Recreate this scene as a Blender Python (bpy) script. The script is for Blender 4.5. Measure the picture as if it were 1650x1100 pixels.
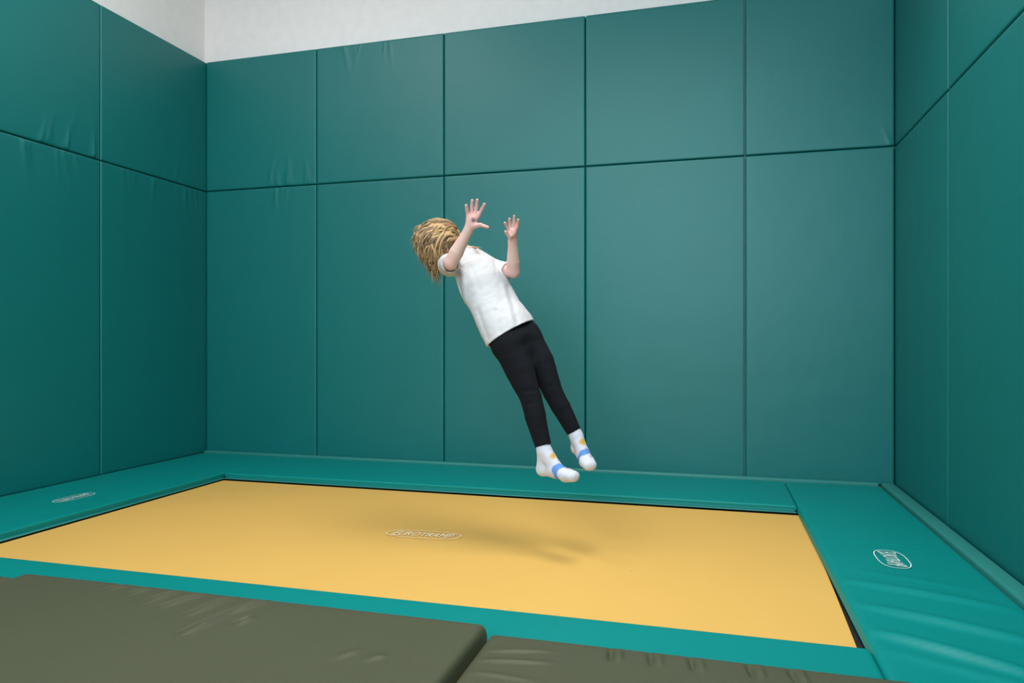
import bpy, bmesh, math, random
import numpy as np
from mathutils import Vector, Matrix

for o in list(bpy.data.objects):
    bpy.data.objects.remove(o, do_unlink=True)
scene = bpy.context.scene
C = scene.collection
random.seed(7)
rng = np.random.default_rng(7)

# ------------------------------------------------------------------ camera
cam_d = bpy.data.cameras.new('camera')
cam = bpy.data.objects.new('camera', cam_d)
C.objects.link(cam)
cam_d.sensor_fit = 'HORIZONTAL'
cam_d.sensor_width = 36.0
cam_d.lens = 36.0 * 1152.12 / 1650.0
cam_d.clip_start = 0.05
cam.location = (3.9126, -4.8695, 0.9482)
cam.rotation_euler = (math.radians(90.0), 0.0, math.radians(15.599))
scene.camera = cam

# ------------------------------------------------------------------ world, lamps, exposure
world = bpy.data.worlds.new('hall_light')
scene.world = world
world.use_nodes = True
bg = world.node_tree.nodes['Background']
bg.inputs['Color'].default_value = (0.86, 0.95, 1.0, 1)
bg.inputs['Strength'].default_value = 1.0

def area_light(name, loc, size, power, color, target=None, spread=180):
    d = bpy.data.lights.new(name, 'AREA')
    d.shape = 'RECTANGLE'
    d.size, d.size_y = size
    d.energy = power
    d.color = color
    d.spread = math.radians(spread)
    o = bpy.data.objects.new(name, d)
    C.objects.link(o)
    o.location = loc
    if target is not None:
        o.rotation_euler = (Vector(target) - Vector(loc)).to_track_quat('-Z', 'Y').to_euler()
    return o

area_light('ceiling_lamp_main', (3.70, -1.95, 4.12), (1.2, 1.2), 45, (1.0, 0.97, 0.93), spread=112)
area_light('ceiling_lamp_rear', (2.1, -4.4, 4.12), (2.0, 1.2), 80, (1.0, 0.97, 0.94))
area_light('ceiling_lamp_side', (1.2, -2.2, 4.12), (1.0, 1.0), 46, (1.0, 0.97, 0.93))
# daylight entering by the window in the wall behind the photographer
area_light('window_daylight', (3.55, -7.02, 2.35), (2.5, 1.5), 190, (0.68, 0.88, 1.0), (3.55, -1.0, 2.35))

vs = scene.view_settings
vs.view_transform = 'Standard'
vs.look = 'None'
vs.exposure = -0.30
vs.gamma = 1.0
vs.use_curve_mapping = False

# ------------------------------------------------------------------ helpers
def link(name, me, mat=None, parent=None, loc=(0, 0, 0)):
    o = bpy.data.objects.new(name, me)
    C.objects.link(o)
    o.location = loc
    if mat is not None:
        me.materials.append(mat)
    if parent is not None:
        o.parent = parent
    return o

def empty(name, loc):
    o = bpy.data.objects.new(name, None)
    C.objects.link(o)
    o.location = loc
    o.empty_display_size = 0.1
    return o

def tag(o, label=None, cat=None, group=None, kind=None):
    if label: o['label'] = label
    if cat: o['category'] = cat
    if group: o['group'] = group
    if kind: o['kind'] = kind
    return o

def mesh_from(name, V, Fc, smooth=True):
    me = bpy.data.meshes.new(name)
    V = np.asarray(V, dtype=np.float32)
    me.from_pydata([tuple(v) for v in V.tolist()], [], [tuple(f) for f in Fc])
    if smooth:
        me.polygons.foreach_set('use_smooth', [True] * len(me.polygons))
    me.update()
    return me

def box_mesh(name, lo, hi, bevel=0.0, seg=2):
    bm = bmesh.new()
    bmesh.ops.create_cube(bm, size=1.0)
    for v in bm.verts:
        v.co = Vector([lo[i] + (v.co[i] + .5) * (hi[i] - lo[i]) for i in range(3)])
    if bevel > 0:
        bmesh.ops.bevel(bm, geom=list(bm.edges), offset=bevel, segments=seg, profile=0.5, affect='EDGES')
    me = bpy.data.meshes.new(name)
    bm.to_mesh(me)
    bm.free()
    if bevel > 0:
        me.polygons.foreach_set('use_smooth', [True] * len(me.polygons))
    return me

# ------------------------------------------------------------------ materials
def new_mat(name):
    m = bpy.data.materials.new(name)
    m.use_nodes = True
    nt = m.node_tree
    return m, nt, nt.nodes['Principled BSDF']

def vinyl(name, col, col2, rough=0.45, grain=420.0, bump=0.12, spec=0.5, blotch=2.2, coat=0.0):
    m, nt, b = new_mat(name)
    tc = nt.nodes.new('ShaderNodeTexCoord')
    n1 = nt.nodes.new('ShaderNodeTexNoise')
    n1.inputs['Scale'].default_value = blotch
    n1.inputs['Detail'].default_value = 5
    nt.links.new(tc.outputs['Object'], n1.inputs['Vector'])
    mx = nt.nodes.new('ShaderNodeMixRGB')
    mx.inputs['Color1'].default_value = (*col, 1)
    mx.inputs['Color2'].default_value = (*col2, 1)
    nt.links.new(n1.outputs['Fac'], mx.inputs['Fac'])
    nt.links.new(mx.outputs['Color'], b.inputs['Base Color'])
    b.inputs['Roughness'].default_value = rough
    b.inputs['Specular IOR Level'].default_value = spec
    if coat: b.inputs['Coat Weight'].default_value = coat
    n2 = nt.nodes.new('ShaderNodeTexNoise')
    n2.inputs['Scale'].default_value = grain
    n2.inputs['Detail'].default_value = 2
    nt.links.new(tc.outputs['Object'], n2.inputs['Vector'])
    n3 = nt.nodes.new('ShaderNodeTexNoise')
    n3.inputs['Scale'].default_value = 5.0
    n3.inputs['Detail'].default_value = 3
    nt.links.new(tc.outputs['Object'], n3.inputs['Vector'])
    bp = nt.nodes.new('ShaderNodeBump')
    bp.inputs['Strength'].default_value = bump
    bp.inputs['Distance'].default_value = 0.002
    nt.links.new(n2.outputs['Fac'], bp.inputs['Height'])
    bp2 = nt.nodes.new('ShaderNodeBump')
    bp2.inputs['Strength'].default_value = 0.25
    bp2.inputs['Distance'].default_value = 0.012
    nt.links.new(n3.outputs['Fac'], bp2.inputs['Height'])
    nt.links.new(bp2.outputs['Normal'], bp.inputs['Normal'])
    nt.links.new(bp.outputs['Normal'], b.inputs['Normal'])
    return m

def plain(name, col, rough=0.6, spec=0.4):
    m, nt, b = new_mat(name)
    tc = nt.nodes.new('ShaderNodeTexCoord')
    n1 = nt.nodes.new('ShaderNodeTexNoise')
    n1.inputs['Scale'].default_value = 14
    nt.links.new(tc.outputs['Object'], n1.inputs['Vector'])
    mx = nt.nodes.new('ShaderNodeMixRGB')
    mx.inputs['Color1'].default_value = (*[c * .94 for c in col], 1)
    mx.inputs['Color2'].default_value = (*[min(1, c * 1.05) for c in col], 1)
    nt.links.new(n1.outputs['Fac'], mx.inputs['Fac'])
    nt.links.new(mx.outputs['Color'], b.inputs['Base Color'])
    b.inputs['Roughness'].default_value = rough
    b.inputs['Specular IOR Level'].default_value = spec
    return m

def attr_mat(name, attr, rough=0.6, spec=0.4, sss=0.0, knit=0.0, knit_scale=300.0, fold=0.0):
    m, nt, b = new_mat(name)
    at = nt.nodes.new('ShaderNodeAttribute')
    at.attribute_name = attr
    nt.links.new(at.outputs['Color'], b.inputs['Base Color'])
    b.inputs['Roughness'].default_value = rough
    b.inputs['Specular IOR Level'].default_value = spec
    if sss:
        b.inputs['Subsurface Weight'].default_value = sss
        b.inputs['Subsurface Radius'].default_value = (0.012, 0.004, 0.002)
        b.inputs['Subsurface Scale'].default_value = 1.0
    if knit or fold:
        tc = nt.nodes.new('ShaderNodeTexCoord')
        n2 = nt.nodes.new('ShaderNodeTexNoise')
        n2.inputs['Scale'].default_value = knit_scale
        nt.links.new(tc.outputs['Object'], n2.inputs['Vector'])
        bp = nt.nodes.new('ShaderNodeBump')
        bp.inputs['Strength'].default_value = knit
        bp.inputs['Distance'].default_value = 0.002
        nt.links.new(n2.outputs['Fac'], bp.inputs['Height'])
        n3 = nt.nodes.new('ShaderNodeTexNoise')
        n3.inputs['Scale'].default_value = 16.0
        n3.inputs['Distortion'].default_value = 0.6
        nt.links.new(tc.outputs['Object'], n3.inputs['Vector'])
        b3 = nt.nodes.new('ShaderNodeBump')
        b3.inputs['Strength'].default_value = fold
        b3.inputs['Distance'].default_value = 0.02
        nt.links.new(n3.outputs['Fac'], b3.inputs['Height'])
        nt.links.new(b3.outputs['Normal'], bp.inputs['Normal'])
        nt.links.new(bp.outputs['Normal'], b.inputs['Normal'])
    return m

M_wallpad = vinyl('teal_wall_vinyl', (0.0, 0.142, 0.140), (0.0003, 0.160, 0.160), rough=0.46, grain=520, bump=0.16, spec=0.56)
M_pad = vinyl('green_pad_vinyl', (0.0005, 0.205, 0.192), (0.001, 0.230, 0.216), rough=0.46, grain=480, bump=0.10, spec=0.2)
M_strip = vinyl('strip_vinyl', (0.020, 0.200, 0.185), (0.026, 0.225, 0.205), rough=0.5, grain=480, bump=0.1)
M_olive = vinyl('olive_vinyl', (0.066, 0.068, 0.036), (0.076, 0.078, 0.043), rough=0.5, grain=520, bump=0.16, spec=0.35)
M_white = plain('white_plaster', (0.87, 0.815, 0.80), 0.85, 0.2)
M_floor = plain('grey_floor', (0.20, 0.20, 0.20), 0.7)
M_black = plain('black_webbing_and_gap', (0.008, 0.008, 0.010), 0.8)
M_frame = plain('dark_steel', (0.03, 0.03, 0.035), 0.4)
M_pit = plain('pit_concrete', (0.03, 0.03, 0.03), 0.9)
M_print = plain('white_print', (0.78, 0.86, 0.84), 0.5)
M_bedprint = plain('pale_bed_print', (0.92, 0.80, 0.62), 0.6)

def bed_material():
    m, nt, b = new_mat('gold_woven_bed')
    tc = nt.nodes.new('ShaderNodeTexCoord')
    n1 = nt.nodes.new('ShaderNodeTexNoise')
    n1.inputs['Scale'].default_value = 1.6
    n1.inputs['Detail'].default_value = 6
    nt.links.new(tc.outputs['Object'], n1.inputs['Vector'])
    mx = nt.nodes.new('ShaderNodeMixRGB')
    mx.inputs['Color1'].default_value = (0.690, 0.395, 0.090, 1)
    mx.inputs['Color2'].default_value = (0.745, 0.432, 0.104, 1)
    nt.links.new(n1.outputs['Fac'], mx.inputs['Fac'])
    # pale scuff streaks
    mp = nt.nodes.new('ShaderNodeMapping')
    mp.inputs['Scale'].default_value = (1.3, 16.0, 1.0)
    mp.inputs['Rotation'].default_value = (0, 0, 0.12)
    nt.links.new(tc.outputs['Object'], mp.inputs['Vector'])
    n2 = nt.nodes.new('ShaderNodeTexNoise')
    n2.inputs['Scale'].default_value = 2.1
    n2.inputs['Detail'].default_value = 4
    nt.links.new(mp.outputs['Vector'], n2.inputs['Vector'])
    r2 = nt.nodes.new('ShaderNodeMapRange')
    r2.inputs['From Min'].default_value = 0.66
    r2.inputs['From Max'].default_value = 0.78
    r2.inputs['To Max'].default_value = 0.35
    nt.links.new(n2.outputs['Fac'], r2.inputs['Value'])
    mx2 = nt.nodes.new('ShaderNodeMixRGB')
    mx2.inputs['Color2'].default_value = (0.86, 0.60, 0.24, 1)
    nt.links.new(r2.outputs['Result'], mx2.inputs['Fac'])
    nt.links.new(mx.outputs['Color'], mx2.inputs['Color1'])
    # dark specks
    vo = nt.nodes.new('ShaderNodeTexVoronoi')
    vo.inputs['Scale'].default_value = 4.7
    mv = nt.nodes.new('ShaderNodeMapping')
    mv.inputs['Location'].default_value = (3.37, 1.21, 0)
    nt.links.new(tc.outputs['Object'], mv.inputs['Vector'])
    nt.links.new(mv.outputs['Vector'], vo.inputs['Vector'])
    r3 = nt.nodes.new('ShaderNodeMapRange')
    r3.inputs['From Min'].default_value = 0.018
    r3.inputs['From Max'].default_value = 0.032
    r3.inputs['To Min'].default_value = 0.6
    r3.inputs['To Max'].default_value = 0.0
    nt.links.new(vo.outputs['Distance'], r3.inputs['Value'])
    mx3 = nt.nodes.new('ShaderNodeMixRGB')
    mx3.inputs['Color2'].default_value = (0.22, 0.14, 0.06, 1)
    nt.links.new(r3.outputs['Result'], mx3.inputs['Fac'])
    nt.links.new(mx2.outputs['Color'], mx3.inputs['Color1'])
    nt.links.new(mx3.outputs['Color'], b.inputs['Base Color'])
    b.inputs['Roughness'].default_value = 0.62
    b.inputs['Specular IOR Level'].default_value = 0.4
    wv = nt.nodes.new('ShaderNodeTexWave')
    wv.inputs['Scale'].default_value = 90
    nt.links.new(tc.outputs['Object'], wv.inputs['Vector'])
    wv2 = nt.nodes.new('ShaderNodeTexWave')
    wv2.bands_direction = 'Y'
    wv2.inputs['Scale'].default_value = 90
    nt.links.new(tc.outputs['Object'], wv2.inputs['Vector'])
    ad = nt.nodes.new('ShaderNodeMath')
    nt.links.new(wv.outputs['Fac'], ad.inputs[0])
    nt.links.new(wv2.outputs['Fac'], ad.inputs[1])
    bp = nt.nodes.new('ShaderNodeBump')
    bp.inputs['Strength'].default_value = 0.06
    bp.inputs['Distance'].default_value = 0.001
    nt.links.new(ad.outputs[0], bp.inputs['Height'])
    nt.links.new(bp.outputs['Normal'], b.inputs['Normal'])
    return m
M_bed = bed_material()

# ------------------------------------------------------------------ setting
# room: back wall along X (y = 0 is the padded face), left wall x = 0, right wall x = 5, floor z = 0
T = 0.065          # depth of the wall pads
H = 4.3            # ceiling height
YF = -7.0          # wall behind the camera
wall_back = tag(link('wall_back', box_mesh('wall_back', (-T - .15, T, -.9), (5 + T + .15, T + .15, H)), M_white), kind='structure')
wall_left = tag(link('wall_left', box_mesh('wall_left', (-T - .15, YF, -.9), (-T, T, H)), M_white), kind='structure')
wall_right = tag(link('wall_right', box_mesh('wall_right', (5 + T, YF, -.9), (5 + T + .15, T, H)), M_white), kind='structure')
def front_wall_mesh():
    bm = bmesh.new()
    for lo, hi in (((-T, YF - .15, -.9), (2.3, YF, H)), ((4.8, YF - .15, -.9), (5 + T, YF, H)), ((2.3, YF - .15, -.9), (4.8, YF, 1.6)), ((2.3, YF - .15, 3.1), (4.8, YF, H))):
        me = box_mesh('t', lo, hi)
        bm.from_mesh(me)
        bpy.data.meshes.remove(me)
    me = bpy.data.meshes.new('wall_front')
    bm.to_mesh(me)
    bm.free()
    return me
wall_front = tag(link('wall_front', front_wall_mesh(), M_white), kind='structure')
ceiling = tag(link('ceiling', box_mesh('ceiling', (-.22, YF, H), (5.22, T + .15, H + .12)), M_white), kind='structure')
# floor slab with the trampoline pit sunk into it
PX0, PX1, PY0, PY1 = 0.52, 4.60, -2.84, -0.52
def floor_mesh():
    bm = bmesh.new()
    def slab(lo, hi):
        me = box_mesh('t', lo, hi)
        bm.from_mesh(me)
        bpy.data.meshes.remove(me)
    slab((-T, PY1, -.9), (5 + T, T, 0))
    slab((-T, YF, -.9), (5 + T, PY0, 0))
    slab((-T, PY0, -.9), (PX0, PY1, 0))
    slab((PX1, PY0, -.9), (5 + T, PY1, 0))
    slab((PX0, PY0, -.95), (PX1, PY1, -.9))
    me = bpy.data.meshes.new('floor')
    bm.to_mesh(me)
    bm.free()
    return me
floor = tag(link('floor', floor_mesh(), M_floor), kind='structure')

# --- padded wall panels: soft-edged slabs with pull wrinkles, each its own part of its wall
def edge_lines(L, r, n):
    e = [0.0, .12, .3, .55, 1.0, 1.8]
    a = [r * x for x in e]
    mid = list(np.linspace(a[-1], L - a[-1], n)[1:-1])
    return np.array(a + mid + [L - x for x in a[::-1]])

def round_drop(d, r):
    d = np.clip(d, 0, r)
    return r - np.sqrt(np.maximum(r * r - (r - d) ** 2, 0))

def pad_panel_mesh(name, w, h, depth, r=0.009, nu=28, nv=28, pleats=(), swell=0.003):
    """front face in the local XZ plane (x 0..w, z 0..h), proud towards -Y, back at +depth"""
    us, vv = edge_lines(w, r, nu), edge_lines(h, r, nv)
    U, Vv = np.meshgrid(us, vv, indexing='ij')
    Y = round_drop(np.minimum(U, w - U), r) + round_drop(np.minimum(Vv, h - Vv), r)
    s = np.sin(np.pi * U / w).clip(0) ** .35 * np.sin(np.pi * Vv / h).clip(0) ** .35
    Y = Y + swell * (1 - s)
    for (edge, u0, amp, width, length, slant) in pleats:
        dist = (h - Vv) if edge == 'top' else Vv
        along = np.exp(-(dist / length) ** 2) * np.clip(dist / (r * 1.5), 0, 1)
        x = U - (u0 + slant * dist)
        Y = Y - amp * along * np.exp(-(x / width) ** 2)
    n, m = len(us), len(vv)
    V = np.stack([U, Y, Vv], -1).reshape(-1, 3)
    idx = np.arange(n * m).reshape(n, m)
    Fc = [(idx[i, j], idx[i + 1, j], idx[i + 1, j + 1], idx[i, j + 1]) for i in range(n - 1) for j in range(m - 1)]
    rim = [idx[i, 0] for i in range(n)] + [idx[n - 1, j] for j in range(1, m)] + [idx[i, m - 1] for i in range(n - 2, -1, -1)] + [idx[0, j] for j in range(m - 2, 0, -1)]
    V2 = V[rim].copy()
    V2[:, 1] = depth
    base = len(V)
    k = len(rim)
    V = np.concatenate([V, V2])
    Fc += [(rim[q], base + q, base + (q + 1) % k, rim[(q + 1) % k]) for q in range(k)]
    Fc.append(tuple(base + q for q in range(k))[::1])
    Fc = [tuple(int(x) for x in f) for f in Fc]
    return mesh_from(name, V, Fc)

ZB, ZJ, ZT = 0.055, 2.1522, 3.193
GAP = 0.003
def rand_pleats(w, n, edge, lo=.1, hi=.9, amp=.003):
    return [(edge, w * random.uniform(lo, hi), amp * random.uniform(.5, 1.2), random.uniform(.010, .020), random.uniform(.08, .20), random.uniform(-.35, .35)) for _ in range(n)]
def place_panel(wall, start, length, z0, z1, pleats, nv):
    w = length - 2 * GAP
    h = z1 - z0 - 2 * GAP
    hi_res = bool(pleats)
    me = pad_panel_mesh('wall_pad', w, h, T - .002, nu=150 if hi_res else 24, nv=nv, pleats=pleats)
    o = link('wall_pad', me, M_wallpad, wall)
    if wall is wall_back:
        o.location = (start + GAP, 0, z0 + GAP)
    elif wall is wall_left:      # front faces +X ; start = far y, runs to the camera
        o.rotation_euler = (0, 0, math.radians(90))
        o.location = (0, start - length + GAP, z0 + GAP)
    else:                        # right wall, front faces -X
        o.rotation_euler = (0, 0, math.radians(-90))
        o.location = (5, start - GAP, z0 + GAP)
    return o
bx = [0.0, 0.9964, 2.0378, 3.0754, 4.1231, 5.0]
for i in range(5):
    w = bx[i + 1] - bx[i]
    lowp = rand_pleats(w, 9, 'top', .55, .97, .0032) if i == 0 else (rand_pleats(w, 3, 'top', amp=.0008) if i < 3 else [])
    upp = rand_pleats(w, 9, 'bottom', .55, .95, .0036) if i == 0 else (rand_pleats(w, 7, 'top', .2, .6, .003) if i == 1 else ([('bottom', w * .97, .004, .01, .08, -.4)] if i == 4 else []))
    place_panel(wall_back, bx[i], w, ZB, ZJ, lowp, 60)
    place_panel(wall_back, bx[i], w, ZJ, ZT, upp, 44)
ly = [0.0, -1.024, -2.065, -3.105, -4.145]
ry = [0.0, -1.0074, -2.05, -3.09, -4.13, -5.17]
for i in range(4):
    w = ly[i] - ly[i + 1]
    place_panel(wall_left, ly[i] + (.06 if i == 0 else 0), w + (.06 if i == 0 else 0), ZB, ZJ, rand_pleats(w, 12, 'top', .1, .9, .0050), 60)
    place_panel(wall_left, ly[i] + (.06 if i == 0 else 0), w + (.06 if i == 0 else 0), ZJ, ZT, rand_pleats(w, 7, 'bottom', .5, .95, .008) if i == 1 else rand_pleats(w, 4, 'bottom', .4, .9, .0015), 44)
for i in range(5):
    w = ry[i] - ry[i + 1]
    place_panel(wall_right, ry[i] + (.06 if i == 0 else 0), w + (.06 if i == 0 else 0), ZB, ZJ, rand_pleats(w, 3, 'top', amp=.0012), 60)
    place_panel(wall_right, ry[i] + (.06 if i == 0 else 0), w + (.06 if i == 0 else 0), ZJ, ZT, [], 30)
# soft filler strip between the trampoline pads and the right wall, thin ones at the back and left
trim = tag(link('trim_1', box_mesh('trim_1', (4.918, -5.0, 0.0), (4.992, -0.012, 0.078), 0.012, 3), M_strip), kind='structure')
trim2 = tag(link('trim_2', box_mesh('trim_2', (0.02, -0.052, 0.0), (4.90, -0.004, 0.080), 0.010, 3), M_strip), kind='structure')

# ------------------------------------------------------------------ trampoline
tramp = empty('trampoline', (2.56, -1.68, 0))
TO = Vector((2.56, -1.68, 0))
tag(tramp, 'sunken rectangular trampoline with gold woven bed and padded green surround', 'trampoline')

def part(name, me, mat, parent=tramp, origin=TO):
    o = link(name, me, mat, parent)
    for v in me.vertices:
        v.co -= origin
    return o

ZPAD, ZBED = 0.07, 0.020
def pad_mesh(name, x0, x1, y0, y1, ztop, zbot, r=0.022, nu=40, nv=40, ridges=(), swell=.006, bulge=None, under=0.0):
    us = x0 + edge_lines(x1 - x0, r, nu)
    vv = y0 + edge_lines(y1 - y0, r, nv)
    U, Vv = np.meshgrid(us, vv, indexing='ij')
    Z = ztop - round_drop(np.minimum(U - x0, x1 - U), r) - round_drop(np.minimum(Vv - y0, y1 - Vv), r)
    s = np.sin(np.pi * (U - x0) / (x1 - x0)).clip(0) ** .4 * np.sin(np.pi * (Vv - y0) / (y1 - y0)).clip(0) ** .4
    Z = Z - swell * (1 - s)
    for (ax, ay, bx_, by, amp, wid) in ridges:
        d = np.array([bx_ - ax, by - ay]); L2 = d @ d
        t = np.clip(((U - ax) * d[0] + (Vv - ay) * d[1]) / L2, 0, 1)
        dd = np.hypot(U - ax - t * d[0], Vv - ay - t * d[1])
        sgn = (U - ax) * -d[1] + (Vv - ay) * d[0]
        wl = np.where(sgn > 0, wid, wid * .55)
        taper = np.sin(np.pi * np.clip(t * .92 + .06, 0, 1)) ** .6
        rim_fade = np.clip(np.minimum(np.minimum(U - x0, x1 - U), np.minimum(Vv - y0, y1 - Vv)) / .03, 0.3, 1)
        Z = Z + amp * rim_fade * taper * np.exp(-(dd / wl) ** 2)
    if bulge is not None:
        Z = Z + bulge(U, Vv)
    n, m = len(us), len(vv)
    V = np.stack([U, Vv, Z], -1).reshape(-1, 3)
    idx = np.arange(n * m).reshape(n, m)
    Fc = [(idx[i, j], idx[i + 1, j], idx[i + 1, j + 1], idx[i, j + 1]) for i in range(n - 1) for j in range(m - 1)]
    rim = [idx[i, 0] for i in range(n)] + [idx[n - 1, j] for j in range(1, m)] + [idx[i, m - 1] for i in range(n - 2, -1, -1)] + [idx[0, j] for j in range(m - 2, 0, -1)]
    V2 = V[rim].copy()
    V2[:, 2] = zbot
    V2[:, 0] = np.clip(V2[:, 0], x0 + under, x1 - under)
    V2[:, 1] = np.clip(V2[:, 1], y0 + under, y1 - under)
    base, k = len(V), len(rim)
    V = np.concatenate([V, V2])
    Fc += [(rim[q], base + q, base + (q + 1) % k, rim[(q + 1) % k]) for q in range(k)]
    Fc.append(tuple(base + q for q in range(k)))
    return mesh_from(name, V, [tuple(int(x) for x in f) for f in Fc])

# bed: woven sheet, slightly waisted at the front right corner, on a black sheet: webbing edge plus painted shade of the gap
def sheet(name, xl, xr, yb, yf, z, n=24):
    V, Fc = [], []
    ts = np.linspace(0, 1, n)
    for t in ts:
        y = yb + (yf - yb) * t
        a, b = xl(t), xr(t)
        for s in np.linspace(0, 1, n):
            V.append((a + (b - a) * s, y, z - .004 * math.sin(math.pi * s) * math.sin(math.pi * t)))
    for i in range(n - 1):
        for j in range(n - 1):
            p = i * n + j
            Fc.append((p, p + n, p + n + 1, p + 1))
    return mesh_from(name, V, Fc)
YBB, YBF = -0.782, -2.70
bed_xr = lambda t: 4.372 - .042 * t ** 1.6
bed = part('bed', sheet('bed', lambda t: .768, bed_xr, YBB, YBF, ZBED), M_bed)
tag(bed, 'gold woven jumping bed')
edge_gap = part('bed_edge_and_gap', sheet('bed_edge_and_gap', lambda t: .70, lambda t: 4.42, -.70, -2.78, ZBED - .009, 6), M_black)
tag(edge_gap, 'black webbing edge and painted dark gap round the bed')
# steel frame under the pads
def frame_mesh():
    bm = bmesh.new()
    for lo, hi in (((.56, -2.80, -.10), (.62, -.56, -.03)), ((4.50, -2.80, -.10), (4.56, -.56, -.03)), ((.62, -.62, -.10), (4.50, -.56, -.03)), ((.62, -2.80, -.10), (4.50, -2.74, -.03))):
        me = box_mesh('t', lo, hi, .012, 2)
        bm.from_mesh(me)
        bpy.data.meshes.remove(me)
    me = bpy.data.meshes.new('frame')
    bm.to_mesh(me)
    bm.free()
    return me
part('frame', frame_mesh(), M_frame)
# four frame pads; the side pads run through to the back wall
XL0, XL1 = 0.012, 0.752
XR0, XR1 = 4.356, 4.912
YE = -2.895
left_pad = part('frame_pad', pad_mesh('frame_pad', XL0, XL1, -3.9, -.056, ZPAD, .030, r=.010, nu=30, nv=60, under=.016), M_pad)
folds = [(4.36, -2.00, 4.88, -2.18, 0.0121, .040), (4.39, -2.26, 4.86, -2.47, 0.0162, .042), (4.385, -2.485, 4.80, -2.74, 0.0216, .040),
         (4.40, -2.62, 4.90, -2.88, .008, .04), (4.42, -1.86, 4.86, -2.02, .004, .03), (4.44, -1.40, 4.80, -1.47, .003, .02)]
right_pad = part('frame_pad', pad_mesh('frame_pad', XR0, XR1, YE, -.056, ZPAD, .03, r=.020, nu=70, nv=190, ridges=folds), M_pad)
back_pad = part('frame_pad', pad_mesh('frame_pad', XL1 + .003, XR0 - .002, -.757, -.056, ZPAD, .030, r=.010, nu=70, nv=24, under=.016), M_pad)
front_pad = part('frame_pad', pad_mesh('frame_pad', XL1 + .003, XR0 - .002, YE, -2.595, ZPAD - .006, .03, r=.012, nu=60, nv=16, swell=.003), M_pad)
# welded hems along the inner edges
tag(part('hem', box_mesh('hem', (XL1 - .02, -2.594, .026), (XL1 + .013, -.760, .033), .003, 2), M_strip, left_pad, TO))
tag(part('hem', box_mesh('hem', (XL1 + .004, -.770, .026), (XR0 - .004, -.738, .033), .003, 2), M_strip, back_pad, TO))

# printed oval logo: a ring outline with slanted capitals
def logo_mesh(length, height, stroke):
    bm = bmesh.new()
    n = 64
    a, b = length / 2, height / 2
    pw = 0.72
    def ring(k):
        pts = []
        for q in range(n):
            th = 2 * math.pi * q / n
            c, s = math.cos(th), math.sin(th)
            pts.append(((a - k) * math.copysign(abs(c) ** pw, c), (b - k) * math.copysign(abs(s) ** pw, s), 0))
        return [bm.verts.new(p) for p in pts]
    r0, r1 = ring(0), ring(stroke)
    for q in range(n):
        bm.faces.new((r0[q], r0[(q + 1) % n], r1[(q + 1) % n], r1[q]))
    word = 'EUROTRAMP'
    cu = bpy.data.curves.new('t', 'FONT')
    cu.body = word
    cu.size = 1.0
    cu.shear = 0.25
    cu.align_x = 'CENTER'
    cu.align_y = 'CENTER'
    cu.resolution_u = 3
    to = bpy.data.objects.new('t', cu)
    C.objects.link(to)
    dg = bpy.context.evaluated_depsgraph_get()
    dg.update()
    tm = bpy.data.meshes.new_from_object(to.evaluated_get(dg))
    xs = [v.co.x for v in tm.vertices]
    ys = [v.co.y for v in tm.vertices]
    wx, hy = max(xs) - min(xs), max(ys) - min(ys)
    cx, cy_ = (max(xs) + min(xs)) / 2, (max(ys) + min(ys)) / 2
    for v in tm.vertices:
        u = (v.co.x - cx) / wx
        k = 0.85 + 1.1 * abs(u) ** 1.5          # letters grow towards both ends
        v.co = Vector((u * length * .80, (v.co.y - cy_) / hy * height * .50 * k, 0))
    bm.from_mesh(tm)
    bpy.data.objects.remove(to)
    bpy.data.curves.remove(cu)
    bpy.data.meshes.remove(tm)
    bmesh.ops.triangulate(bm, faces=list(bm.faces))
    bad = [f for f in bm.faces if f.calc_area() < 1e-9]
    bmesh.ops.delete(bm, geom=bad, context='FACES')
    for f in bm.faces:
        f.normal_update()
        if f.normal.z < 0:
            f.normal_flip()
    me = bpy.data.meshes.new('logo')
    bm.to_mesh(me)
    bm.free()
    return me
def logo(parent, loc, rot, length, height, stroke, mat, label):
    o = link('logo', logo_mesh(length, height, stroke), mat, parent, Vector(loc) - TO)
    o.rotation_euler = (0, 0, rot)
    tag(o, label)
    return o
logo(left_pad, (.456, -1.654, ZPAD + .0012), math.radians(90), .25, .098, .004, M_print, 'white oval maker logo')
logo(right_pad, (4.612, -1.685, ZPAD + .004), math.radians(-90), .25, .118, .004, M_print, 'white oval maker logo')
logo(bed, (2.578, -1.672, ZBED + .0012), math.radians(2), .375, .125, .0045, M_bedprint, 'pale oval maker logo')

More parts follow.
